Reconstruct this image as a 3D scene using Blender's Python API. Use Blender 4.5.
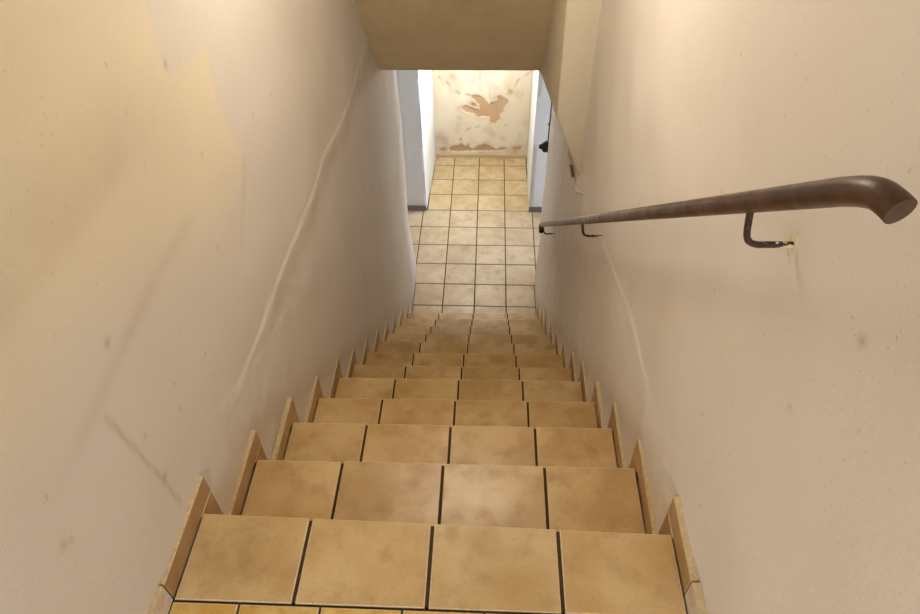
import bpy, bmesh, math, random
import numpy as np
from mathutils import Vector, Matrix

# ------------------------------------------------------------------ scene, camera, light
S = 0.30                       # one floor tile = 0.30 m; all layout numbers below are in tiles
H = 0.7965                     # riser height
ZF = -12 * H                   # cellar floor level (landing = 0)
scn = bpy.context.scene
for o in list(bpy.data.objects):
    bpy.data.objects.remove(o)
COL = scn.collection

cam_d = bpy.data.cameras.new('camera')
cam_d.sensor_width = 36.0
cam_d.lens = 654.0 / 920.0 * 36.0
cam_d.clip_start = 0.02
cam_o = bpy.data.objects.new('camera', cam_d)
COL.objects.link(cam_o)
R_ = Vector((0.99909281, 0.04013633, -0.01423455))
U_ = Vector((-0.01820541, 0.70471813, 0.70925377))
F_ = Vector((-0.03849819, 0.7083512, -0.70480952))
cm = Matrix((( R_.x, U_.x, -F_.x), (R_.y, U_.y, -F_.y), (R_.z, U_.z, -F_.z))).to_4x4()
cm.translation = Vector((2.00348, -2.49535, 4.92215)) * S
cam_o.matrix_world = cm
scn.camera = cam_o

world = bpy.data.worlds.new('world')
scn.world = world
world.use_nodes = True
wb = world.node_tree.nodes['Background']
wb.inputs[0].default_value = (0.62, 0.74, 1.0, 1)
wb.inputs[1].default_value = 0.35

def area(name, loc, aim, sx, sy, power, col):
    d = bpy.data.lights.new(name, 'AREA')
    d.shape = 'RECTANGLE'; d.size = sx * S; d.size_y = sy * S
    d.energy = power; d.color = col
    o = bpy.data.objects.new(name, d); COL.objects.link(o)
    o.location = Vector(loc) * S
    o.rotation_euler = (Vector(aim) - Vector(loc)).to_track_quat('-Z', 'Y').to_euler()
    return o
# daylight coming in through the hall window behind the viewer and the glazed door at the cellar corridor's end
area('hall_door_daylight', (1.6, -9.0, 3.6), (1.6, 0, 2.6), 2.9, 5.8, 56, (0.79, 0.88, 1.0))
area('cellar_door_daylight', (12.6, 14.6, ZF + 3.6), (0, 14.2, ZF + 3.0), 2.0, 5.5, 66, (0.62, 0.73, 1.0))
area('alcove_window_daylight', (4.7, 18.9, -2.4), (1.0, 18.2, -6.5), 2.3, 2.2, 60, (0.86, 0.93, 1.0))

vs_ = scn.view_settings
vs_.view_transform = 'Standard'; vs_.look = 'None'; vs_.gamma = 1.0
vs_.use_curve_mapping = False
vs_.exposure = -0.13

# ------------------------------------------------------------------ materials
def lin(r, g, b):
    f = lambda c: (c / 255 / 12.92) if c / 255 <= 0.04045 else ((c / 255 + 0.055) / 1.055) ** 2.4
    return (f(r), f(g), f(b), 1)

class NT:
    def __init__(s, name, rough=0.6, spec=0.5):
        s.m = bpy.data.materials.new(name); s.m.use_nodes = True
        s.t = s.m.node_tree; s.p = s.t.nodes['Principled BSDF']
        s.p.inputs['Roughness'].default_value = rough
        s.p.inputs['Specular IOR Level'].default_value = spec
    def n(s, typ, **kw):
        nd = s.t.nodes.new(typ)
        for k, v in kw.items(): setattr(nd, k, v)
        return nd
    def l(s, a, b): s.t.links.new(a, b)
    def val(s, x, sock):
        if hasattr(x, 'is_output'): s.l(x, sock)
        else: sock.default_value = x
    def mix(s, fac, a, b, blend='MIX'):
        nd = s.n('ShaderNodeMix', data_type='RGBA', blend_type=blend)
        s.val(fac, nd.inputs[0]); s.val(a, nd.inputs[6]); s.val(b, nd.inputs[7])
        return nd.outputs[2]
    def math(s, op, a, b=0.0, c=0.0, clamp=False):
        nd = s.n('ShaderNodeMath', operation=op, use_clamp=clamp)
        for i, x in enumerate((a, b, c)): s.val(x, nd.inputs[i])
        return nd.outputs[0]
    def ramp(s, x, lo, hi, a=0.0, b=1.0):
        nd = s.n('ShaderNodeMapRange'); s.val(x, nd.inputs[0])
        for i, q in enumerate((lo, hi, a, b)): nd.inputs[i + 1].default_value = q
        return nd.outputs[0]
    def coords(s, per_object=True, scale=(1, 1, 1)):
        tc = s.n('ShaderNodeTexCoord')
        if not per_object:
            return tc.outputs['Object']
        oi = s.n('ShaderNodeObjectInfo')
        mu = s.n('ShaderNodeVectorMath', operation='SCALE')
        cb = s.n('ShaderNodeCombineXYZ')
        s.l(oi.outputs['Random'], cb.inputs[0]); s.l(oi.outputs['Random'], cb.inputs[1]); s.l(oi.outputs['Random'], cb.inputs[2])
        s.l(cb.outputs[0], mu.inputs[0]); mu.inputs['Scale'].default_value = 53.0
        ad = s.n('ShaderNodeVectorMath', operation='ADD')
        s.l(tc.outputs['Object'], ad.inputs[0]); s.l(mu.outputs[0], ad.inputs[1])
        return ad.outputs[0]
    def noise(s, vec, scale, detail=3.0, rough=0.55, dist=0.0):
        nd = s.n('ShaderNodeTexNoise'); s.l(vec, nd.inputs['Vector'])
        nd.inputs['Scale'].default_value = scale; nd.inputs['Detail'].default_value = detail
        nd.inputs['Roughness'].default_value = rough; nd.inputs['Distortion'].default_value = dist
        return nd.outputs[0]
    def attr(s, name):
        return s.n('ShaderNodeAttribute', attribute_name=name).outputs['Fac']
    def color(s, c): s.val(c, s.p.inputs['Base Color'])
    def bump(s, h, strength=0.3, dist=0.002, prev=None):
        b = s.n('ShaderNodeBump'); b.inputs['Strength'].default_value = strength
        b.inputs['Distance'].default_value = dist; s.val(h, b.inputs['Height'])
        if prev is not None: s.l(prev, b.inputs['Normal'])
        s.l(b.outputs[0], s.p.inputs['Normal'])
        return b.outputs[0]

def tile_mat(name, light, mid, dark, rough=0.34, random_amt=0.14, blotch=5.0):
    t = NT(name, rough, 0.5)
    v = t.coords()
    n1 = t.noise(v, blotch, 2.5, 0.5, 0.1)
    n2 = t.noise(v, blotch * 2.2, 3.0, 0.6, 0.0)
    n3 = t.noise(v, 95, 3.0, 0.6)
    c = t.mix(t.ramp(n1, 0.36, 0.64), mid, light)
    c = t.mix(t.ramp(n2, 0.48, 0.80, 0, 0.6), c, dark)
    c = t.mix(t.ramp(n3, 0.55, 0.75, 0, 0.28), c, dark)
    oi = t.n('ShaderNodeObjectInfo')
    c = t.mix(1.0, c, t.n_grey(t.ramp(oi.outputs['Random'], 0, 1, 1 - random_amt, 1.0)), 'MULTIPLY')
    t.color(c)
    t.val(t.ramp(n2, 0.3, 0.8, rough - 0.06, rough + 0.12), t.p.inputs['Roughness'])
    t.bump(t.noise(v, 18, 3.0), 0.12, 0.002)
    return t.m
def n_grey(s, x):
    cb = s.n('ShaderNodeCombineColor')
    for i in range(3): s.val(x, cb.inputs[i])
    return cb.outputs[0]
NT.n_grey = n_grey

M = {}
M['tile'] = tile_mat('glazed_stair_tile', lin(212, 183, 135), lin(190, 157, 103), lin(149, 113, 63))
M['floor_tile'] = tile_mat('glazed_cellar_tile', lin(206, 188, 160), lin(190, 168, 136), lin(152, 126, 94), 0.36, 0.12)
M['alcove_tile'] = tile_mat('glazed_alcove_tile', lin(204, 184, 148), lin(188, 165, 124), lin(148, 118, 78), 0.4, 0.14)
M['landing_tile'] = tile_mat('yellow_landing_tile', lin(220, 188, 118), lin(208, 164, 80), lin(166, 112, 44), 0.4, 0.12, 16)
M['skirt'] = tile_mat('skirting_glaze', lin(180, 142, 96), lin(162, 124, 80), lin(134, 96, 58), 0.4, 0.10)
def simple(name, c, rough=0.8, amt=0.25, sc=30, spec=0.3, metallic=0.0, bump=0.2):
    t = NT(name, rough, spec)
    v = t.coords(False)
    n = t.noise(v, sc, 4.0)
    dk = (c[0] * (1 - amt), c[1] * (1 - amt), c[2] * (1 - amt), 1)
    t.color(t.mix(t.ramp(n, 0.35, 0.7), c, dk))
    t.p.inputs['Metallic'].default_value = metallic
    if bump: t.bump(n, bump, 0.002)
    return t.m
M['biscuit'] = simple('tile_biscuit_edge', lin(226, 202, 164), 0.85, 0.3, 130)
M['skirt_edge'] = simple('skirting_cut_edge', lin(206, 184, 146), 0.9, 0.25, 90)
M['grout'] = simple('dark_grout', lin(74, 58, 38), 0.95, 0.35, 60)
M['floor_grout'] = simple('grey_grout', lin(84, 68, 52), 0.95, 0.3, 60)
M['worn_skirt'] = tile_mat('worn_landing_skirting', lin(206, 198, 192), lin(206, 188, 160), lin(170, 116, 50), 0.5, 0.05, 14)
M['white'] = simple('white_paint', lin(236, 232, 222), 0.6, 0.08, 12)
M['base_grey'] = simple('grey_brown_skirting', lin(128, 114, 104), 0.6, 0.25, 20)
M['black'] = simple('black_bakelite', lin(26, 24, 23), 0.35, 0.2, 40, 0.5)
M['cable'] = simple('grey_cable_sheath', lin(92, 86, 80), 0.6, 0.2, 40)
M['cable_white'] = simple('pale_cable_sheath', lin(222, 206, 180), 0.6, 0.2, 40)
M['rubble'] = simple('broken_mortar', lin(132, 104, 70), 0.95, 0.5, 40, bump=0.8)
M['plaster_ring'] = simple('filler_plaster', lin(226, 208, 184), 0.9, 0.2, 60, bump=0.6)
M['hole'] = simple('rail_bore_shade', lin(14, 11, 9), 0.9, 0.1)

def rail_mat():
    t = NT('brown_painted_steel', 0.36, 0.5)
    v = t.coords(False)
    n = t.noise(v, 22, 5.0, 0.6)
    n2 = t.noise(v, 160, 3.0)
    c = t.mix(t.ramp(n, 0.35, 0.65), lin(82, 51, 33), lin(55, 35, 24))
    c = t.mix(t.ramp(n2, 0.60, 0.72, 0, 0.6), c, lin(44, 30, 22))
    t.color(c); t.bump(n2, 0.15, 0.001)
    t.val(t.ramp(n, 0.3, 0.7, 0.28, 0.46), t.p.inputs['Roughness'])
    return t.m
M['rail'] = rail_mat()
def bracket_mat():
    t = NT('brown_bracket_paint', 0.5, 0.4)
    v = t.coords(False)
    n2 = t.noise(v, 120, 3.0)
    t.color(t.mix(t.ramp(n2, 0.4, 0.7), lin(74, 48, 34), lin(40, 28, 22)))
    return t.m
M['bracket'] = bracket_mat()
def flaked_mat():
    t = NT('flaked_bracket_paint', 0.6, 0.4)
    v = t.coords(False)
    n = t.noise(v, 70, 3.0, 0.6)
    t.color(t.mix(t.ramp(n, 0.50, 0.54), lin(48, 38, 30), lin(226, 206, 170)))
    return t.m
M['flaked'] = flaked_mat()

def wall_mat(name, base, coat, mottle, dirt_dark, pale, patch=False, rag=0.05):
    t = NT(name, 0.78, 0.25)
    v = t.coords(False)
    big = t.noise(v, 1.6, 3.0, 0.55)
    med = t.noise(v, 7.0, 4.0, 0.6)
    fine = t.noise(v, 46, 4.0, 0.65)
    spk = t.noise(v, 150, 2.0, 0.5)
    c = base
    if patch:
        sd = t.math('ADD', t.attr('m_patch'), t.math('MULTIPLY', t.math('SUBTRACT', t.noise(v, 34, 6.0, 0.65), 0.5), rag))
        k = t.math('MULTIPLY', t.ramp(sd, -0.012, 0.012), t.attr('m_fade'))
        c = t.mix(k, c, coat)
    c = t.mix(t.ramp(big, 0.38, 0.66, 0, 0.55), c, mottle)
    c = t.mix(t.ramp(med, 0.56, 0.78, 0, 0.35), c, mottle)
    d = t.math('MULTIPLY', t.attr('m_dirt_shade'), t.ramp(med, 0.3, 0.62, 0.45, 1.0))
    c = t.mix(d, c, dirt_dark)
    c = t.mix(t.ramp(spk, 0.68, 0.76, 0, 0.4), c, dirt_dark)
    c = t.mix(t.ramp(t.noise(v, 38, 1.0, 0.4), 0.79, 0.83, 0, 0.3), c, dirt_dark)
    pl = t.math('MULTIPLY', t.attr('m_pale'), t.ramp(fine, 0.35, 0.6, 0.2, 1.0))
    c = t.mix(pl, c, pale)
    t.color(c)
    b = t.bump(med, 0.25, 0.005)
    t.bump(fine, 0.28, 0.0025, b)
    return t.m
M['wall_l'] = wall_mat('old_stair_plaster_l', lin(212, 203, 192), lin(221, 207, 178), lin(208, 198, 184), lin(158, 128, 92), lin(240, 226, 206), True, 0.03)
M['wall_r'] = wall_mat('old_stair_plaster_r', lin(225, 217, 207), lin(225, 217, 207), lin(217, 206, 191), lin(150, 118, 80), lin(240, 226, 208))
M['wall_back'] = wall_mat('peeling_white_limewash', lin(234, 226, 208), lin(198, 160, 124), lin(220, 204, 174), lin(160, 128, 96), lin(244, 238, 226), True, 0.22)
M['wall_far'] = wall_mat('cellar_white_limewash', lin(226, 226, 224), lin(226, 226, 224), lin(212, 212, 210), lin(160, 140, 116), lin(240, 240, 238))
M['chase'] = wall_mat('chase_plaster', lin(214, 200, 172), lin(214, 200, 172), lin(206, 190, 160), lin(150, 118, 80), lin(240, 226, 208))
M['soffit'] = wall_mat('soffit_plaster', lin(220, 200, 156), lin(220, 200, 156), lin(210, 188, 146), lin(160, 124, 78), lin(226, 206, 176))

# ------------------------------------------------------------------ mesh helpers
def link(name, verts, faces, mats, parent=None, smooth=False, fmat=None, origin=None, attrs=None):
    """verts in tiles (world); origin = base centre of the mesh unless given"""
    V = np.asarray(verts, dtype=float).reshape(-1, 3)
    if origin is None:
        lo, hi = V.min(0), V.max(0)
        origin = ((lo[0] + hi[0]) / 2, (lo[1] + hi[1]) / 2, lo[2])
    og = np.asarray(origin, float)
    me = bpy.data.meshes.new(name)
    me.from_pydata(((V - og) * S).tolist(), [], faces)
    if not isinstance(mats, (list, tuple)): mats = [mats]
    for m in mats: me.materials.append(M[m])
    if fmat is not None: me.polygons.foreach_set('material_index', fmat)
    if smooth: me.polygons.foreach_set('use_smooth', [True] * len(me.polygons))
    if attrs:
        for k, a in attrs.items():
            at = me.attributes.new(k, 'FLOAT', 'POINT')
            at.data.foreach_set('value', np.asarray(a, dtype=np.float32).ravel())
    me.update()
    return place(name, me, og, parent)
def place(name, me, og, parent=None):
    o = bpy.data.objects.new(name, me); COL.objects.link(o)
    w = Vector(og) * S
    o['w'] = list(w)
    if parent is not None:
        o.parent = parent
        o.location = w - Vector(parent['w'])
    else:
        o.location = w
    return o
def empty(name, loc, label=None, cat=None, kind=None):
    o = bpy.data.objects.new(name, None); COL.objects.link(o)
    o.empty_display_size = 0.1
    o.location = Vector(loc) * S; o['w'] = list(Vector(loc) * S)
    tag(o, label, cat, kind)
    return o
def tag(o, label=None, cat=None, kind=None, group=None):
    if label: o['label'] = label
    if cat: o['category'] = cat
    if kind: o['kind'] = kind
    if group: o['group'] = group
    return o
def hexa(p8):
    """p8: bottom 4 (ccw), top 4 (ccw)"""
    return list(p8), [(3, 2, 1, 0), (4, 5, 6, 7), (0, 1, 5, 4), (1, 2, 6, 5), (2, 3, 7, 6), (3, 0, 4, 7)]
def boxv(x0, x1, y0, y1, z0, z1):
    return hexa([(x0, y0, z0), (x1, y0, z0), (x1, y1, z0), (x0, y1, z0), (x0, y0, z1), (x1, y0, z1), (x1, y1, z1), (x0, y1, z1)])
def box(name, x0, x1, y0, y1, z0, z1, mat, parent=None):
    v, f = boxv(x0, x1, y0, y1, z0, z1)
    return link(name, v, f, mat, parent)
def boxes(name, bl, mat, parent=None):
    V, Fc = [], []
    for b in bl:
        v, f = boxv(*b); n = len(V); V += v; Fc += [tuple(i + n for i in q) for q in f]
    return link(name, V, Fc, mat, parent)
def tile8(q, z0, z1, bev):
    """flat tile from a quad outline q (ccw xy), softened upper edges; returns verts, faces, material ids (0 glaze, 1 biscuit)"""
    q = [np.array(p, float) for p in q]
    c = sum(q) / 4
    ins = [p + (c - p) / np.linalg.norm(c - p) * bev * 1.4 for p in q]
    V = [(*p, z0) for p in q] + [(*p, z1 - bev * 0.7) for p in q] + [(*p, z1) for p in ins]
    Fc = [(3, 2, 1, 0), (8, 9, 10, 11)]; fm = [1, 0]
    for i in range(4):
        j = (i + 1) % 4
        Fc += [(i, j, 4 + j, 4 + i), (4 + i, 4 + j, 8 + j, 8 + i)]; fm += [1, 1]
    return V, Fc, fm
def tube(path, rad, seg=12, caps=True):
    P = [Vector(p) for p in path]
    V, Fc = [], []
    rr = rad if isinstance(rad, (list, tuple)) else [rad] * len(P)
    tg = []
    for i in range(len(P)):
        a = P[max(0, i - 1)]; b = P[min(len(P) - 1, i + 1)]
        tg.append((b - a).normalized())
    nrm = tg[0].orthogonal().normalized()
    for i, p in enumerate(P):
        if i: nrm = (tg[i - 1].rotation_difference(tg[i]) @ nrm)
        nrm = (nrm - tg[i] * nrm.dot(tg[i])).normalized()
        bn = tg[i].cross(nrm)
        for s in range(seg):
            a = 2 * math.pi * s / seg
            V.append(tuple(p + (nrm * math.cos(a) + bn * math.sin(a)) * rr[i]))
    for i in range(len(P) - 1):
        for s in range(seg):
            t = (s + 1) % seg
            Fc.append((i * seg + s, i * seg + t, (i + 1) * seg + t, (i + 1) * seg + s))
    if caps:
        Fc.append(tuple(reversed(range(seg)))); Fc.append(tuple((len(P) - 1) * seg + s for s in range(seg)))
    return V, Fc
def spline(pts, n=10):
    P = [Vector(p) for p in pts]; out = []
    for i in range(len(P) - 1):
        a = P[max(0, i - 1)]; b = P[i]; c = P[i + 1]; d = P[min(len(P) - 1, i + 2)]
        for k in range(n):
            t = k / n
            out.append(0.5 * ((2 * b) + (c - a) * t + (2 * a - 5 * b + 4 * c - d) * t * t + (3 * b - a - 3 * c + d) * t ** 3))
    out.append(P[-1]); return out
rng = np.random.RandomState(7)
WV = [(rng.uniform(0.5, 6), rng.uniform(0, 6.28), rng.uniform(0, 6.28)) for _ in range(26)]
def wob(a, b, amp=0.01, seed=0):
    r = np.zeros_like(a)
    for k, th, ph in WV:
        r = r + np.sin(k * (a * math.cos(th + seed) + b * math.sin(th + seed)) + ph * (1 + seed)) / (0.6 + k)
    return r * amp
def sdf_poly(px, py, poly):
    """signed distance, positive inside"""
    d = np.full(px.shape, 1e9); inside = np.zeros(px.shape, bool)
    n = len(poly)
    for i in range(n):
        ax, ay = poly[i]; bx, by = poly[(i + 1) % n]
        ex, ey = bx - ax, by - ay
        wx, wy = px - ax, py - ay
        t = np.clip((wx * ex + wy * ey) / (ex * ex + ey * ey + 1e-12), 0, 1)
        d = np.minimum(d, (wx - ex * t) ** 2 + (wy - ey * t) ** 2)
        c = ((ay > py) != (by > py)) & (px < (bx - ax) * (py - ay) / ((by - ay) if by != ay else 1e-9) + ax)
        inside ^= c
    return np.where(inside, np.sqrt(d), -np.sqrt(d))
def dline(px, py, pl):
    d = np.full(px.shape, 1e9)
    for (ax, ay), (bx, by) in zip(pl[:-1], pl[1:]):
        ex, ey = bx - ax, by - ay
        t = np.clip(((px - ax) * ex + (py - ay) * ey) / (ex * ex + ey * ey + 1e-12), 0, 1)
        d = np.minimum(d, np.hypot(px - ax - ex * t, py - ay - ey * t))
    return d
def sstep(x, a, b):
    t = np.clip((x - a) / (b - a), 0, 1); return t * t * (3 - 2 * t)
def axis(*segs):
    out = [segs[0][0]]
    for a, b, st in segs:
        n = max(1, int(round((b - a) / st)))
        out += list(a + (b - a) * (np.arange(n) + 1) / n)
    return np.array(out)
def grid_wall(name, us, vs, fn, back, mat, flip=False, attrs=None, kind='structure', parent=None):
    """thick slab whose seen face is the surface fn(u,v); back = function of (x,y,z)->point behind"""
    A, B = np.meshgrid(us, vs, indexing='ij')
    X, Y, Z, att = fn(A, B)
    V = np.stack([X, Y, Z], -1).reshape(-1, 3)
    nu, nv = len(us), len(vs)
    idx = np.arange(nu * nv).reshape(nu, nv)
    q = np.stack([idx[:-1, :-1], idx[1:, :-1], idx[1:, 1:], idx[:-1, 1:]], -1).reshape(-1, 4)
    if flip: q = q[:, ::-1]
    Fc = q.tolist()
    n0 = len(V)
    cr = [idx[0, 0], idx[-1, 0], idx[-1, -1], idx[0, -1]]
    bk = [back(*V[c]) for c in cr]
    Vl = np.vstack([V, np.array(bk)])
    b0, b1, b2, b3 = n0, n0 + 1, n0 + 2, n0 + 3
    sides = [list(idx[:, 0][::-1]) + [b0, b1], list(idx[-1, :][::-1]) + [b1, b2],
             list(idx[:, -1]) + [b2, b3], list(idx[0, :]) + [b3, b0], [b3, b2, b1, b0]]
    for s in sides:
        s = [int(i) for i in s]
        Fc.append(s[::-1] if flip else s)
    at = {k: np.concatenate([np.asarray(a).ravel(), np.zeros(4)]) for k, a in att.items()}
    o = link(name, Vl, Fc, mat, parent, attrs=at)
    sm = np.zeros(len(o.data.polygons), bool); sm[:len(q)] = True
    o.data.polygons.foreach_set('use_smooth', sm)
    if kind: o['kind'] = kind
    return o

# wall faces (skirting stands SK in front of them)
SK = 0.044
LY = [-8, 0, 1, 2, 3, 4, 5, 6, 7, 8, 9, 10, 11, 12.1, 14]
LX = [-.285, -.265, -.28, -.295, -.308, -.312, -.312, -.306, -.298, -.29, -.28, -.27, -.26, -.25, -.25]
RY = [-8, 0, 1, 2, 3, 6, 9, 12.1, 14]
RX = [3.52, 3.505, 3.53, 3.542, 3.535, 3.535, 3.54, 3.545, 3.55]
skl = lambda y: np.interp(y, LY, LX)
skr = lambda y: np.interp(y, RY, RX)

# ------------------------------------------------------------------ stair walls
def left_fn(A, B):
    Y, Z = A.copy(), B.copy()
    X = skl(Y) - SK + wob(Y, Z, 0.010, 0) * np.clip((Z + 9.4) / 1.0, 0, 1)
    # older yellowed coat of paint, its edge broken away
    poly = [(2.05, 9.5), (2.05, 3.3), (2.03, 3.05), (1.98, 2.893), (2.031, 2.748), (2.2, 2.735), (2.377, 2.714), (2.831, 2.663), (2.745, 2.478), (2.691, 2.234), (2.765, 1.953),
            (2.914, 1.606), (2.902, 1.436), (2.67, 1.374), (2.291, 1.36), (2.071, 1.324), (2.0, 0.2), (-8.5, 0.2), (-8.5, 9.5)]
    sd = np.clip(sdf_poly(Y, Z, poly), -0.3, 0.3)
    light_fade = sstep(Z, 0.8 + 0.5 * (2 - np.clip(Y, 0, 2)), 2.1 + 0.3 * (2 - np.clip(Y, 0, 2)))  # cooler light low down painted in by fading the yellow coat out
    X -= 0.002 * sstep(sd, -0.02, 0.02) * light_fade
    # edge where the upper plaster was drawn over the lower wall
    ck = [(10.6, -.2), (9.674, -.193), (7.924, -.28), (6.558, -.259), (5.555, -.165), (4.626, -.164), (3.918, -.116), (3.143, -.068), (2.464, -.035), (2.038, -.06), (0.7, 0.12)]
    d = dline(Y, Z + wob(Y * 4, Z * 4, .028, 7), ck)
    line_z = np.interp(Y, [c[0] for c in ck[::-1]], [c[1] for c in ck[::-1]])
    X += 0.016 * sstep(line_z - Z, -0.02, 0.02) * sstep(Y, 0.8, 2.0)
    X += (wob(Y * 4.5, Z * 4.5, 0.003, 9) - 0.006) * sstep(line_z - Z, -0.1, 0.3)
    X += 0.008 * np.exp(-(d / 0.025) ** 2) * (0.6 + 0.4 * np.sin(Y * 7))
    pale = 0.36 * np.exp(-(d / 0.016) ** 2) * (0.55 + 0.45 * np.sin(Y * 5.3 + 1))
    pale += 0.35 * np.exp(-(dline(Y, Z, [(0.9, 0.25), (1.9, -.25), (2.9, -.5)]) / 0.04) ** 2)
    dirt_dark = np.zeros_like(Y)
    dirt_dark += 0.16 * sstep(Z, 2.52, 2.70) * (1 - sstep(Z, 2.8, 3.3)) * (1 - sstep(Y, 0.9, 2.0))
    dirt_dark += 0.20 * np.exp(-((Z - 1.80 - 0.06 * np.sin(Y * 2)) / 0.07) ** 2) * sstep(Y, -1.2, 0.2) * (1 - sstep(Y, 0.9, 2.4))
    dirt_dark += 0.14 * np.exp(-(dline(Y, Z, [(2.3, 1.0), (2.6, 1.2), (2.9, 1.5)]) / 0.05) ** 2)
    dirt_dark += 0.50 * np.exp(-(dline(Y, Z, [(-.22, 1.65), (-.17, 1.1), (-.13, .8), (-.09, .36)]) / 0.018) ** 2)
    dirt_dark += 0.30 * np.exp(-((Z - line_z + 0.22) / 0.20) ** 2) * sstep(Y, 1.5, 3.0)
    # darker band just above the skirting, following the stair slope
    dirt_dark += 0.25 * np.exp(-((Z - (0.32 - H * (Y))) / 0.22) ** 2) * sstep(Y, 0.3, 1.2)
    for (a, b, r) in [(2.02, 2.86, .03), (2.1, 2.05, .018), (1.80, 1.32, .02), (-.95, 1.47, .03), (-.90, 1.42, .02), (0.1, 1.97, .03), (1.2, 2.5, .012), (0.4, .9, .02),
                      (1.0, .55, .015), (-.1, .75, .03), (-.05, 1.2, .012), (0.8, 1.3, .012), (3.4, 1.7, .012), (5.0, .8, .015), (4.0, 1.6, .012)]:
        dirt_dark += 0.8 * np.exp(-(((Y - a) ** 2 + (Z - b) ** 2) / r ** 2))
    # rounded end towards the cellar corridor, thickening near the floor
    return X, Y, Z, {'m_patch': sd, 'm_fade': light_fade, 'm_dirt_shade': np.clip(dirt_dark, 0, 0.9), 'm_pale': np.clip(pale, 0, 1)}
def end_wrap(fn, sign):
    def g(A, B):
        X, Y, Z, at = fn(A, B)
        t = sstep(A, 12.75, 13.25)
        flare = (0.85 if sign < 0 else 0.45) * np.clip((-Z - 6.6) / 2.6, 0, 1) ** 1.6
        Y2 = Y + t * flare
        X = X + sign * (0.05 * t ** 2 + 0.12 * sstep(A, 13.15, 13.25))
        return X, Y2, Z, at
    return g
yl = axis((-8, -1.4, .3), (-1.4, 4, .03), (4, 10, .06), (10, 12.6, .13), (12.6, 13.25, .05))
zl = axis((ZF, -4, .16), (-4, -.7, .08), (-.7, 3.5, .03), (3.5, 8.9, .3))
wl = grid_wall('wall_left', yl, zl, end_wrap(left_fn, -1), lambda x, y, z: (-1.3, min(y, 13.25), z), 'wall_l')
tag(wl, 'left stairwell wall of old yellowed plaster with a broken paint edge', 'wall')

def right_fn(A, B):
    Y, Z = A.copy(), B.copy()
    X = skr(Y) + SK - wob(Y, Z, 0.010, 1.3) * np.clip((Z + 9.4) / 1.0, 0, 1)
    ck = [(7.0, -1.5), (6.0, -1.25), (5.3, -.979), (4.4, -.68), (3.76, -.461), (3.0, -.26), (2.424, -.122), (1.8, -.07), (1.273, -.002), (0.539, .148), (0.128, .231)]
    d = dline(Y, Z + wob(Y * 4, Z * 4, .04, 8), ck)
    lz = np.interp(Y, [c[0] for c in ck[::-1]], [c[1] for c in ck[::-1]])
    X -= 0.014 * sstep(lz - Z, -0.02, 0.03) * sstep(Y, 0.6, 2.0) * (1 - sstep(Y, 6, 7))
    X -= wob(Y * 4.5, Z * 4.5, 0.004, 9) * sstep(lz - Z, -0.1, 0.3)
    X -= 0.006 * np.exp(-(d / 0.025) ** 2) * (0.5 + 0.5 * np.sin(Y * 9))
    pale = 0.22 * np.exp(-(d / 0.022) ** 2) * (0.5 + 0.5 * np.sin(Y * 6)) + 0.4 * np.exp(-(dline(Y, Z, [(0.35, .45), (0.7, .2), (1.1, -.1)]) / 0.03) ** 2)
    pale += 0.4 * np.exp(-(dline(Y, Z, [(2.4, .15), (2.7, -.4), (2.8, -.8)]) / 0.03) ** 2)
    dirt_dark = 0.22 * np.exp(-((Z - (0.35 - H * Y)) / 0.25) ** 2) * sstep(Y, 0.6, 1.4)  # darker band following the slope above the right skirting
    dirt_dark += 0.16 * np.exp(-((Z - (2.4 - 0.786 * Y)) / 0.6) ** 2) * sstep(Y, 2.0, 5.0)
    dirt_dark += 0.75 * np.exp(-(dline(Y, Z, [(8.7, -1.95), (8.1, -1.82), (7.5, -1.78)]) / 0.13) ** 2)
    for (a, b, r) in [(-.62, 2.9, .03), (-.45, 2.2, .015), (0.0, 1.6, .012), (0.3, 1.1, .012), (1.8, 2.4, .012), (-.2, 3.4, .012)]:
        dirt_dark += 0.7 * np.exp(-(((Y - a) ** 2 + (Z - b) ** 2) / r ** 2))
    z0 = np.zeros_like(Y)
    return X, Y, Z, {'m_patch': z0, 'm_fade': z0, 'm_dirt_shade': np.clip(dirt_dark, 0, 0.9), 'm_pale': np.clip(pale, 0, 1)}
wr = grid_wall('wall_right', yl, zl, end_wrap(right_fn, 1), lambda x, y, z: (4.6, min(y, 13.25), z), 'wall_r', True)
tag(wr, 'right stairwell wall of scuffed cream plaster behind the handrail', 'wall')

# ------------------------------------------------------------------ sloping soffit, boxed chase, ceilings
def flat_att(A, dirt_dark=0.0):
    z0 = np.zeros_like(A); return {'m_patch': z0, 'm_fade': z0, 'm_dirt_shade': z0 + dirt_dark, 'm_pale': z0}
SOF = [(2.36, 8.9), (9.06, .79), (9.56, .10), (10.15, -.62), (10.7, -1.215)]
def soffit_fn(A, B):
    X = A; Y = np.interp(B, [0, .8, .87, .94, 1.0], [s[0] for s in SOF]); Z = np.interp(B, [0, .8, .87, .94, 1.0], [s[1] for s in SOF])
    d = wob(X * 1.3, B * 9, 0.012, 2.1) * (B < .999)
    at = flat_att(A); at['m_dirt_shade'] = 0.15 + 0.2 * sstep(B, .95, .8)  # shade painted into the soffit colour, deeper towards its top
    return X, Y + d * .77, Z + d * .64, at
sf = grid_wall('ceiling_slope', np.linspace(-.37, 3.62, 60), axis((0, .75, .05), (.75, 1, .006)), soffit_fn, lambda x, y, z: (x, 11.3, max(z, -1.215)), 'soffit')
tag(sf, 'tan sloping plaster soffit crossing the top of the stairwell', 'soffit')
box('ceiling', -.37, 3.62, -8.3, 2.4, 8.9, 9.3, 'soffit')['kind'] = 'structure'
cv, cf = hexa([(3.10, 7.2, -.36), (3.70, 7.2, -1.75), (3.70, 10.9, -2.3), (3.06, 10.9, -1.30), (3.05, 7.2, 4.2), (3.70, 7.2, 4.2), (3.70, 10.9, 4.2), (3.02, 10.9, 4.2)])
bm = bmesh.new()
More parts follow.
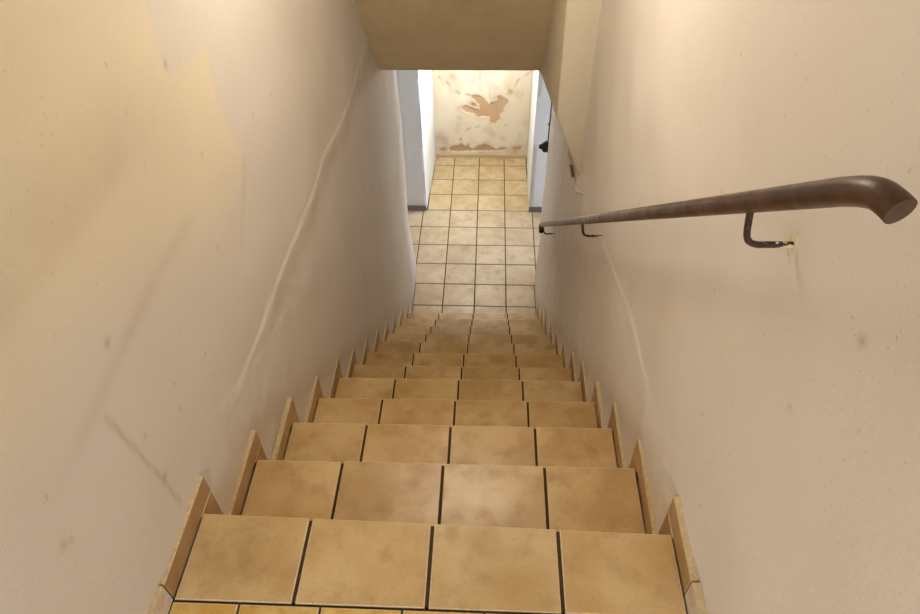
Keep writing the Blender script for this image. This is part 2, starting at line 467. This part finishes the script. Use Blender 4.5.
bv = [bm.verts.new(p) for p in cv]
for q in cf: bm.faces.new([bv[i] for i in q])
bmesh.ops.bevel(bm, geom=[e for e in bm.edges], offset=0.035, segments=3, affect='EDGES', profile=0.5)
bm.verts.ensure_lookup_table(); bm.verts.index_update()
ch = link('trim_1', [tuple(v.co) for v in bm.verts], [[v.index for v in f.verts] for f in bm.faces], 'chase', smooth=True)
bm.free()
tag(ch, 'boxed plaster chase projecting from the right wall below the soffit', 'wall box', 'structure')

# ------------------------------------------------------------------ cellar shell
YA = 17.117     # far corridor wall
YB = 20.75      # peeling back wall
XL0, XR0 = -.224, 3.53     # opening
XLb, XRb = -.10, 3.575     # alcove width at the back
def far_fn(y0):
    def g(A, B):
        at = flat_att(A)
        return A, y0 + wob(A, B, 0.008, 3.3), B, at
    return g
def plain(name, us, vs, y0, yb, mat='wall_far'):
    o = grid_wall(name, us, vs, far_fn(y0), lambda x, y, z: (x, yb, z), mat)
    return o
# corridor walls left and right of the opening, and over it; the alcove sides run on from them
def side_fn(sign):
    def g(A, B):      # A along depth, B height
        X = (np.interp(A, [YA, YB], [XL0, XLb]) if sign < 0 else np.interp(A, [YA, YB], [XR0, XRb])) + wob(A, B, 0.007, 4.0 + sign) * sstep(A, YA, YA + .3)
        at = flat_att(A); at['m_dirt_shade'] = 0.25 * sstep(A, YB - 1.2, YB) + 0.1  # side walls get darker towards the back corner
        return X, A, B, at
    return g
ya = axis((YA, YA + .3, .05), (YA + .3, YB, .1)); za = axis((ZF, -1.2, .12))
o = grid_wall('wall_alcove_left', ya, za, side_fn(-1), lambda x, y, z: (-.8, y, z), 'wall_far'); tag(o, 'white left side wall of the cellar alcove', 'wall')
o = grid_wall('wall_alcove_right', ya, axis((ZF, -4.0, .12)), side_fn(1), lambda x, y, z: (4.2, y, z), 'wall_far', True); tag(o, 'white right side wall of the cellar alcove', 'wall')
o = plain('wall_far_left', np.linspace(-4.4, XL0, 50), za, YA, YA + .35); 
for v in o.data.vertices:
    pass
tag(o, 'far corridor wall left of the alcove opening', 'wall')
o = plain('wall_far_right', np.linspace(XR0, 11.9, 50), za, YA, YA + .35); tag(o, 'far corridor wall right of the alcove opening', 'wall')
box('wall_far_header', XL0, XR0, YA, YA + .35, -2.0, -1.2, 'wall_far')['kind'] = 'structure'

o = boxes('wall_alcove_window', [(3.58, 4.2, YA + .35, 17.7, -4.0, -1.2), (3.58, 4.2, 20.1, YB, -4.0, -1.2), (3.58, 4.2, 17.7, 20.1, -1.45, -1.2)], 'wall_far'); o['kind'] = 'structure'
w2 = empty('window_1', (3.9, 18.9, -4.0), 'high cellar window in the alcove side wall', 'window', 'structure')
boxes('window_frame', [(3.85, 4.0, 17.7, 17.85, -3.99, -1.46), (3.85, 4.0, 19.95, 20.1, -3.99, -1.46), (3.85, 4.0, 17.85, 19.95, -3.99, -3.84), (3.85, 4.0, 17.85, 19.95, -1.6, -1.46), (3.85, 4.0, 18.85, 18.95, -3.84, -1.6)], 'white', w2)
MAIN = [(1.317, -6.893), (1.52, -6.856), (1.725, -6.927), (1.932, -7.145), (2.003, -7.293), (2.069, -7.181), (2.24, -7.143), (2.374, -7.069), (2.315, -6.909), (2.436, -6.865), (2.541, -6.958), (2.715, -7.067), (2.734, -7.214), (2.621, -7.325), (2.56, -7.55), (2.426, -7.702), (2.465, -7.854), (2.226, -8.048), (2.084, -7.972), (2.046, -7.781), (1.837, -7.745), (1.593, -7.785), (1.384, -7.596), (1.107, -7.561), (0.936, -7.374), (1.075, -7.262), (1.315, -7.372), (1.488, -7.445), (1.661, -7.482), (1.625, -7.258), (1.453, -7.075)]
LOW = [[(0.404, -9.2), (0.552, -9.058), (0.806, -9.015), (0.915, -8.932), (1.094, -9.094), (1.204, -8.93), (1.239, -9.133), (1.42, -9.197), (1.636, -9.048), (1.851, -8.964), (1.996, -9.003), (2.178, -9.124), (2.325, -9.246), (2.538, -9.104), (2.719, -9.119), (2.614, -9.227), (2.037, -9.29), (1.238, -9.282), (0.51, -9.323)],
       [(0.004, -9.204), (0.15, -9.161), (0.33, -9.225), (0.219, -9.292), (0.037, -9.278)],
       [(2.956, -9.116), (3.183, -9.049), (3.341, -9.047), (3.297, -9.178), (3.048, -9.239)],
       [(1.36, -7.17), (1.45, -7.2), (1.5, -7.3), (1.38, -7.33), (1.28, -7.26)],
       [(2.74, -6.64), (2.86, -6.66), (2.9, -6.76), (2.8, -6.82)]]
CRK = [[(0.117, -6.153), (0.379, -6.327), (0.642, -6.609), (0.842, -6.788), (1.249, -6.858)], [(3.562, -5.95), (3.305, -6.068), (3.051, -6.278), (2.929, -6.525), (2.705, -6.813)], [(0.955, -8.61), (1.1, -8.37), (1.313, -8.251), (1.652, -8.17)]]
def back_fn(A, B):
    sd = sdf_poly(A, B, MAIN)
    for q in LOW: sd = np.maximum(sd, sdf_poly(A, B, q))
    dirt_dark = np.zeros_like(A)
    for c in CRK: dirt_dark += 0.65 * np.exp(-(dline(A, B, c) / 0.045) ** 2) * (0.5 + 0.5 * np.sin(A * 17))
    for (a, b, r, k) in [(0.652, -6.116, .13, .6), (1.38, -7.22, .2, .35), (0.85, -7.8, .09, .3), (2.68, -8.1, .04, .8), (2.2, -6.1, .05, .5), (0.25, -8.9, .4, .25), (0.9, -8.75, .06, .7), (3.4, -8.0, .2, .2)]:
        dirt_dark += k * np.exp(-(((A - a) ** 2 + (B - b) ** 2) / r ** 2))
    dirt_dark += 0.45 * np.exp(-((A - 1.66) / .02) ** 2) * sstep(B, -6.8, -6.6) + 0.4 * np.exp(-((A - 2.02) / .015) ** 2) * sstep(B, -7.1, -6.9)
    dirt_dark += 0.2 * np.exp(-(np.maximum(-sd, 0) / 0.12) ** 2) + 0.22 * sstep(wob(A * 2.3, B * 2.3, 1.0, 6.1), .5, 1.6) + 0.03
    Y = YB + wob(A, B, 0.012, 5.2) + 0.025 * sstep(sd, -.02, .02)
    return A, Y, B, {'m_patch': np.clip(sd, -.3, .3), 'm_fade': np.ones_like(A), 'm_dirt_shade': np.clip(dirt_dark, 0, .9), 'm_pale': np.zeros_like(A)}
wb_ = grid_wall('wall_back', np.linspace(-.8, 4.2, 180), axis((ZF, -5.2, .03), (-5.2, -1.2, .2)), back_fn, lambda x, y, z: (x, YB + .5, z), 'wall_back')
tag(wb_, 'white alcove back wall with paint peeling off brown plaster', 'wall')
box('ceiling_cellar', -4.4, 11.9, 11.3, 21.2, -1.2, -.8, 'wall_far')['kind'] = 'structure'
# corridor ends and the walls flanking the stair foot, outside the view
box('wall_corridor_left', -4.7, -4.4, 13.25, YA + .35, ZF, -.8, 'wall_far')['kind'] = 'structure'
box('wall_near_left', -4.4, -1.3, 12.9, 13.25, ZF, -.8, 'wall_far')['kind'] = 'structure'
box('wall_near_right', 4.6, 11.9, 12.9, 13.25, ZF, -.8, 'wall_far')['kind'] = 'structure'
o = boxes('wall_corridor_right', [(11.9, 12.2, 13.25, 13.7, ZF, -.8), (11.9, 12.2, 16.7, YA + .35, ZF, -.8), (11.9, 12.2, 13.7, 16.7, ZF + 6.8, -.8)], 'wall_far'); o['kind'] = 'structure'
d1 = empty('door_1', (12.0, 15.2, ZF), 'glazed cellar door at the end of the corridor', 'door', 'structure')
boxes('door_frame', [(11.95, 12.1, 13.72, 13.95, ZF, ZF + 6.78), (11.95, 12.1, 16.45, 16.68, ZF, ZF + 6.78), (11.95, 12.1, 13.95, 16.45, ZF + 6.5, ZF + 6.78), (11.95, 12.1, 13.95, 16.45, ZF, ZF + .6)], 'white', d1)

# hall behind the viewer
o = boxes('wall_rear', [(-.34, .2, -8.4, -8, -.7, 8.9), (3.0, 3.57, -8.4, -8, -.7, 8.9), (.2, 3.0, -8.4, -8, -.7, .1), (.2, 3.0, -8.4, -8, 6.9, 8.9)], 'wall_r'); o['kind'] = 'structure'
w1 = empty('door_2', (1.6, -8.2, .1), 'glazed hall door behind the viewer', 'door', 'structure')
boxes('door_frame', [(.22, .4, -8.3, -8.1, .12, 6.88), (2.8, 2.98, -8.3, -8.1, .12, 6.88), (.4, 2.8, -8.3, -8.1, .12, .5), (.4, 2.8, -8.3, -8.1, 6.7, 6.88), (.4, 2.8, -8.3, -8.1, 2.9, 3.1)], 'white', w1)

# ------------------------------------------------------------------ staircase: step > tread_tile, riser_tile
TT = 0.036
G = 0.030
NY = [(.0, -.03), (.02, .03), (.035, .05), (.018, .035), (.024, .042), (-.04, -.03), (-.048, -.034), (-.036, -.03), (-.053, -.026), (-.045, .012), (-.03, .02), (-.012, .05)]
JX = [(.629, 1.615, 2.611), (.601, 1.612, 2.621), (.61, 1.617, 2.621), (.597, 1.612, 2.614), (.599, 1.607, 2.614), (.618, 1.61, 2.619), (.616, 1.602, 2.621), (.618, 1.645, 2.633), (.626, 1.637, 2.634), (.636, 1.638, 2.635), (.65, 1.648, 2.645), (.648, 1.654, 2.658)]
def ny(k, x):
    a, b = NY[k]; return k + a + (b - a) * (x - .6) / 2.0
stair = empty('staircase', (1.6, 11, ZF), 'steep straight staircase of beige tiled steps descending to the cellar', 'staircase')
rnd = random.Random(3)
for k in range(12):
    yn = k; x0, x1 = float(skl(k - .5)), float(skr(k - .5))
    zt = -k * H
    yb = (lambda x: -.671 + .0 * x) if k == 0 else (lambda x, k=k: ny(k - 1, x) - .03)
    # concrete core of the step (its top shows as grout)
    a0, a1 = x0 + .002, x1 - .002
    cy = lambda x: ny(k, x) - .062
    zb = ZF if k else -2.6
    cb = (lambda x: yb(x) + .012) if k == 0 else (lambda x, k=k: ny(k - 1, x) - .0618)
    cvv, cff = hexa([(a0, cb(a0), zb), (a1, cb(a1), zb), (a1, cy(a1), zb), (a0, cy(a0), zb)] + [(a0, cb(a0), zt - TT * .45), (a1, cb(a1), zt - TT * .45), (a1, cy(a1), zt - TT * .45), (a0, cy(a0), zt - TT * .45)])
    ly = lambda x: ny(k, x) - .012
    lv, lf = hexa([(a0, cy(a0) + .0005, zt - TT * .98), (a1, cy(a1) + .0005, zt - TT * .98), (a1, ly(a1), zt - TT * .98), (a0, ly(a0), zt - TT * .98), (a0, cy(a0) + .0005, zt - TT * .45), (a1, cy(a1) + .0005, zt - TT * .45), (a1, ly(a1), zt - TT * .45), (a0, ly(a0), zt - TT * .45)])
    cff = cff + [tuple(i + 8 for i in q) for q in lf]; cvv = cvv + lv
    step = link('step', cvv, cff, 'grout', stair)
    xs = [x0] + list(JX[k]) + [x1]
    for j in range(4):
        xa = xs[j] + (G / 2 if j else .008); xb = xs[j + 1] - (G / 2 if j < 3 else .008)
        jit = rnd.uniform(-.004, .004)
        bk = .0 if k == 0 else .012
        q = [(xa, yb(xa) + bk), (xb, yb(xb) + bk), (xb, ny(k, xb) + jit), (xa, ny(k, xa) + jit)]
        dz = rnd.uniform(-.003, .003)
        v, f, fm = tile8(q, zt - TT, zt + dz, .007)
        link('tread_tile', v, f, ['tile', 'biscuit'], step, fmat=fm)
        # riser tile under the nosing
        z0 = zt - H + .012; z1 = zt - TT - .002
        v, f = hexa([(xa, ny(k, xa) - .062, z0), (xb, ny(k, xb) - .062, z0), (xb, ny(k, xb) - .03, z0), (xa, ny(k, xa) - .03, z0), (xa, ny(k, xa) - .062, z1), (xb, ny(k, xb) - .062, z1), (xb, ny(k, xb) - .03, z1), (xa, ny(k, xa) - .03, z1)])
        link('riser_tile', v, f, 'tile', step)

# ------------------------------------------------------------------ skirting tiles following the steps
HS, E_ = 0.225, 0.20
def strip(parent, side, y0, y1, z0, z1, mats=('skirt', 'skirt_edge'), lean=0.0):
    n = 2
    fx = skl if side < 0 else skr
    s = side
    i0, i1 = float(fx(y0)), float(fx(y1))
    o0, o1 = i0 + s * SK * 1.35, i1 + s * SK * 1.35
    b = .008
    # inner face (towards the stair), outer face on the wall
    P = [(i0, y0, z0), (i1, y1, z0), (o1, y1, z0), (o0, y0, z0), (i0, y0, z1 - b), (i1, y1, z1 - b), (o1, y1, z1), (o0, y0, z1), (i0 + s * b, y0, z1), (i1 + s * b, y1, z1)]
    Fc = [(0, 1, 5, 4), (4, 5, 9, 8), (8, 9, 6, 7), (2, 3, 7, 6), (0, 3, 2, 1), (1, 2, 6, 9, 5), (3, 0, 4, 8, 7)]
    if s > 0: pass
    else: Fc = [tuple(reversed(q)) for q in Fc]
    return link('skirting_tile', P, Fc, list(mats), parent, fmat=[0, 1, 1, 1, 1, 1, 1])
for side, nm in ((-1, 'baseboard_left'), (1, 'baseboard_right')):
    xx = float((skl if side < 0 else skr)(5))
    bb = empty(nm, (xx, 5, ZF), 'stepped tile skirting along the %s stairwell wall' % ('left' if side < 0 else 'right'), 'skirting', 'structure')
    xi = xx
    for k in range(12):
        zt = -k * H
        y1 = float(ny(k, xi)) + E_ + rnd.uniform(-.012, .012)
        y0 = (-.655 if side < 0 else -.50) if k == 0 else float(ny(k - 1, xi)) - .028
        hs = HS + rnd.uniform(-.012, .012)
        strip(bb, side, y0, y1, zt + .004, zt + hs)
        if k < 11:
            strip(bb, side, float(ny(k, xi)) - .026, y1 - .004, zt - H + HS + .018, zt)
        else:
            strip(bb, side, float(ny(k, xi)) - .026, y1 - .004, ZF + .004, zt)
    strip(bb, side, -2.0, (-.675 if side < 0 else -.52), .004, HS + .02, ('worn_skirt', 'skirt_edge'))
    strip(bb, side, -4.0, -2.02, .004, HS + .01, ('worn_skirt', 'skirt_edge'))
    strip(bb, side, -7.98, -4.02, .004, HS + .01, ('worn_skirt', 'skirt_edge'))

# ------------------------------------------------------------------ landing floor with small yellow tiles
fl = box('floor_landing', -.33, 3.56, -7.99, -.675, -.7, -TT * .45, 'grout')
fl['kind'] = 'structure'; tag(fl, 'upper landing floor of small yellow tiles at the stair head', 'floor')
for i in range(12):
    y1 = -.692 - i * .602; y0 = y1 - .585
    for j in range(7):
        xa = -.368 + j * .602 + .009; xb = xa + .584
        xa = max(xa, -.262); xb = min(xb, 3.50)
        if xb - xa < .05: continue
        v, f, fm = tile8([(xa, y0), (xb, y0), (xb, y1), (xa, y1)], -TT * .45, 0, .008)
        link('floor_tile', v, f, ['landing_tile', 'biscuit'], fl, fmat=fm)

# ------------------------------------------------------------------ cellar floor tiles
cf_ = box('floor', -4.4, 11.9, 11.06, 21.2, ZF - .4, ZF - .012, 'floor_grout')
cf_['kind'] = 'structure'; tag(cf_, 'square tiled cellar floor at the foot of the stairs', 'floor')
XF, YF = 1.6584, 12.1172
tv, tf, tm = tile8([(-.488, -.488), (.488, -.488), (.488, .488), (-.488, .488)], -TT, 0, .008)
shared = {}
def floor_tile(x0, x1, y0, y1, mat):
    key = (round(x1 - x0, 3), round(y1 - y0, 3), mat)
    cx, cy = (x0 + x1) / 2, (y0 + y1) / 2
    if key in shared:
        return place('floor_tile', shared[key], (cx, cy, ZF - .012), cf_)
    v, f, fm = tile8([(x0, y0), (x1, y0), (x1, y1), (x0, y1)], ZF - .012, ZF, .008)
    o = link('floor_tile', v, f, [mat, 'biscuit'], cf_, fmat=fm)
    shared[key] = o.data
    return o
g = .018
for i in range(-2, 9):
    ya0, ya1 = YF + i, YF + i + 1
    for j in range(-6, 11):
        xa0, xa1 = XF + j, XF + j + 1
        y0, y1 = max(ya0 + g, 11.02), min(ya1 - g, YB - .04)
        if ya0 >= YA - .1:      # alcove
            x0, x1 = max(xa0 + g, -.17 if ya0 < 18.5 else -.12), min(xa1 - g, 3.53)
            mat = 'alcove_tile'
        else:
            mat = 'floor_tile'
            if ya0 < 13.0: x0, x1 = max(xa0 + g, -.27), min(xa1 - g, 3.57)
            else: x0, x1 = max(xa0 + g, -4.38), min(xa1 - g, 11.88)
            if ya1 > 13.0 and ya0 < 13.2 and (xa0 < -.4 or xa0 > 3.6): y0 = max(y0, 13.27)
        if x1 - x0 < .04 or y1 - y0 < .04: continue
        floor_tile(x0, x1, y0, y1, mat)
# low skirtings of the cellar
o = box('baseboard_far_left', -4.38, XL0 + .0, YA - .06, YA - .012, ZF + .002, ZF + .20, 'base_grey'); o['kind'] = 'structure'
o = box('baseboard_far_right', XR0 + .0, 11.88, YA - .06, YA - .012, ZF + .002, ZF + .20, 'base_grey'); o['kind'] = 'structure'
o = box('baseboard_back', XLb + .02, XRb - .02, YB - .07, YB - .015, ZF + .002, ZF + .14, 'skirt_edge'); o['kind'] = 'structure'

# ------------------------------------------------------------------ handrail with brackets
rail = empty('handrail', (3.27, 4.5, -4.2), 'brown steel pipe handrail running down the right wall', 'handrail')
rz = lambda y: 3.056 - .786 * (y - .13)
XR_ = 3.27
path = [(3.300, -.775, 3.668), (3.288, -.735, 3.672), (3.276, -.675, 3.663), (XR_, -.60, 3.622), (XR_, -.50, rz(-.50))]
head = spline(path, 6)
body = [Vector((XR_ + .0, y, rz(y))) for y in np.linspace(-.4, 9.55, 40)]
tail = spline([(XR_, 9.6, rz(9.6)), (XR_, 9.68, rz(9.68) - .015), (XR_, 9.70, rz(9.68) - .075), (XR_, 9.63, rz(9.68) - .115), (XR_, 9.58, rz(9.68) - .118)], 5)
pts = head + body + tail
v, f = tube(pts, .054, 20)
link('rail_pipe', v, f, 'rail', rail, smooth=True)
po = rail.children[0]
for p_ in po.data.polygons:
    if len(p_.vertices) > 4: p_.use_smooth = False
hd = (pts[-1] - pts[-2]).normalized()
v, f = tube([pts[-1] + hd * .0005, pts[-1] + hd * .002], .041, 16)
link('pipe_end', v, f, 'hole', rail)  # flat dark disc painted as the shade inside the open pipe
for yb_ in (.132, 4.53, 9.35):
    zr = rz(yb_); wx = float(skr(yb_)) + SK
    zz = zr - .262
    wx = float(right_fn(np.array([[yb_]]), np.array([[zz]]))[0][0, 0])
    top = [(XR_ + .005, yb_, zr - .03), (XR_ + .018, yb_, zr - .12), (XR_ + .034, yb_, zz + .06), (XR_ + .058, yb_, zz + .018), (XR_ + .10, yb_, zz), (XR_ + .13, yb_, zz)]
    v, f = tube(spline(top, 5), .0175, 10)
    bk = link('bracket', v, f, 'bracket', rail, smooth=True)
    v, f = tube([(XR_ + .13, yb_, zz), (XR_ + .20, yb_, zz + .002), (wx + .01, yb_, zz)], .0172, 10)
    link('bracket_foot', v, f, 'flaked', bk, smooth=True)
    # broken filler round the hole in the wall
    V, Fc = [], []
    n = 18
    rr = random.Random(int(yb_ * 10))
    for ring, (rad, xo) in enumerate(((.03, -.011), (.05, -.008), (.085, .003))):
        for s in range(n):
            a = 2 * math.pi * s / n
            r = rad * rr.uniform(.65, 1.3)
            V.append((wx + xo, yb_ + r * math.cos(a) * .7, zz + r * math.sin(a) * 1.25))
    for ring in range(2):
        for s in range(n):
            t = (s + 1) % n
            Fc.append((ring * n + s, ring * n + t, (ring + 1) * n + t, (ring + 1) * n + s))
    Fc.append(tuple(range(n)))
    link('wall_plug', V, Fc, 'plaster_ring', bk)

# ------------------------------------------------------------------ rotary switch with its cable at the foot of the stairs
def disc(cx, cy, cz, prof, seg=20, axis_x=-1):
    """lathe about x; prof = [(offset, radius)]"""
    V, Fc = [], []
    for (dx, r) in prof:
        for s in range(seg):
            a = 2 * math.pi * s / seg
            V.append((cx + axis_x * dx, cy + r * math.cos(a), cz + r * math.sin(a)))
    for i in range(len(prof) - 1):
        for s in range(seg):
            t = (s + 1) % seg
            Fc.append((i * seg + s, i * seg + t, (i + 1) * seg + t, (i + 1) * seg + s))
    Fc.append(tuple(reversed(range(seg)))); Fc.append(tuple((len(prof) - 1) * seg + s for s in range(seg)))
    return V, Fc
sy, sz = 12.95, -4.36
swx = float(skr(sy)) + SK
sw = empty('rotary_switch', (swx, sy, sz - .16), 'round black rotary light switch at the right wall end', 'switch')
v, f = disc(swx, sy, sz, [(-.02, .150), (.05, .155), (.10, .150), (.14, .125), (.155, .09)])
link('switch_body', v, f, 'black', sw, smooth=True)
v, f = disc(swx, sy, sz, [(.15, .075), (.20, .07), (.215, .05)])
kn = link('switch_knob', v, f, 'black', sw, smooth=True)
v, f = boxv(swx - .235, swx - .21, sy - .016, sy + .016, sz - .055, sz + .055)
link('knob_grip', v, f, 'black', kn)
cp = [(swx - .005, 12.86, -1.9), (swx - .01, 12.90, -2.6), (swx - .005, 12.93, -3.4), (swx - .01, 12.95, -4.22)]
cbl = empty('switch_cable', (swx, 12.9, -4.28), 'thin grey cable clipped down to the black rotary switch', 'cable')
v, f = tube(spline(cp, 8), .016, 8); link('cable_sheath', v, f, 'cable', cbl, smooth=True)
for (yy, zz) in ((12.91, -2.9), (12.94, -3.7)):
    v, f = boxv(swx - .04, swx + .0, yy - .05, yy + .03, zz - .025, zz + .025)
    link('cable_clip', v, f, 'cable', cbl)
# broken conduit end under the boxed chase
cs = empty('cable_stub', (3.56, 7.3, -1.98), 'pale cable stub poking out of crumbled plaster on right wall', 'cable')
v, f = tube(spline([(3.585, 8.3, -1.98), (3.57, 8.0, -1.86), (3.565, 7.68, -1.83)], 5), [.035] * 11, 9); link('conduit_end', v, f, 'rubble', cs, smooth=True)
v, f = tube(spline([(3.562, 7.68, -1.83), (3.56, 7.35, -1.76), (3.555, 7.0, -1.65), (3.558, 6.7, -1.47), (3.565, 6.45, -1.32)], 5), .020, 8); link('pale_cable', v, f, 'cable_white', cs, smooth=True)

# ------------------------------------------------------------------ lamps of the place
def globe_lamp(name, loc, rad, power, col, label, zc):
    e = empty(name, loc, label, 'lamp')
    x, y, z = loc
    V, Fc = [], []
    seg, rings = 20, 10
    for i in range(rings + 1):
        a = math.pi * i / rings
        for s in range(seg):
            b = 2 * math.pi * s / seg
            V.append((x + rad * math.sin(a) * math.cos(b), y + rad * math.sin(a) * math.sin(b), z + rad + rad * math.cos(a)))
    for i in range(rings):
        for s in range(seg):
            t = (s + 1) % seg
            Fc.append((i * seg + s, i * seg + t, (i + 1) * seg + t, (i + 1) * seg + s))
    t = NT(name + '_glass', 0.4); t.p.inputs['Emission Color'].default_value = (*col, 1); t.p.inputs['Emission Strength'].default_value = 3.0
    t.p.inputs['Base Color'].default_value = (.9, .9, .88, 1)
    M[name] = t.m
    link('lamp_globe', V, Fc, name, e, smooth=True)
    v, f = tube([(x, y, z + 2 * rad - .03), (x, y, zc)], .14, 14); link('lamp_mount', v, f, 'white', e, smooth=True)
    d = bpy.data.lights.new(name + '_light', 'POINT'); d.energy = power; d.color = col; d.shadow_soft_size = rad * S * 1.15
    lo = bpy.data.objects.new(name + '_light', d); COL.objects.link(lo); lo.parent = e
    lo.location = Vector((0, 0, -.3)) * S
    return e
globe_lamp('ceiling_lamp', (1.6, 4.0, 4.9), .68, 30, (1.0, .92, .80), 'round warm lamp hanging over the stairs', 6.85)
globe_lamp('alcove_lamp', (1.7, 17.9, -2.7), .38, 38, (1.0, .90, .74), 'round ceiling lamp of the cellar alcove', -1.2)

for o in bpy.data.objects:
    if 'w' in o.keys(): del o['w']
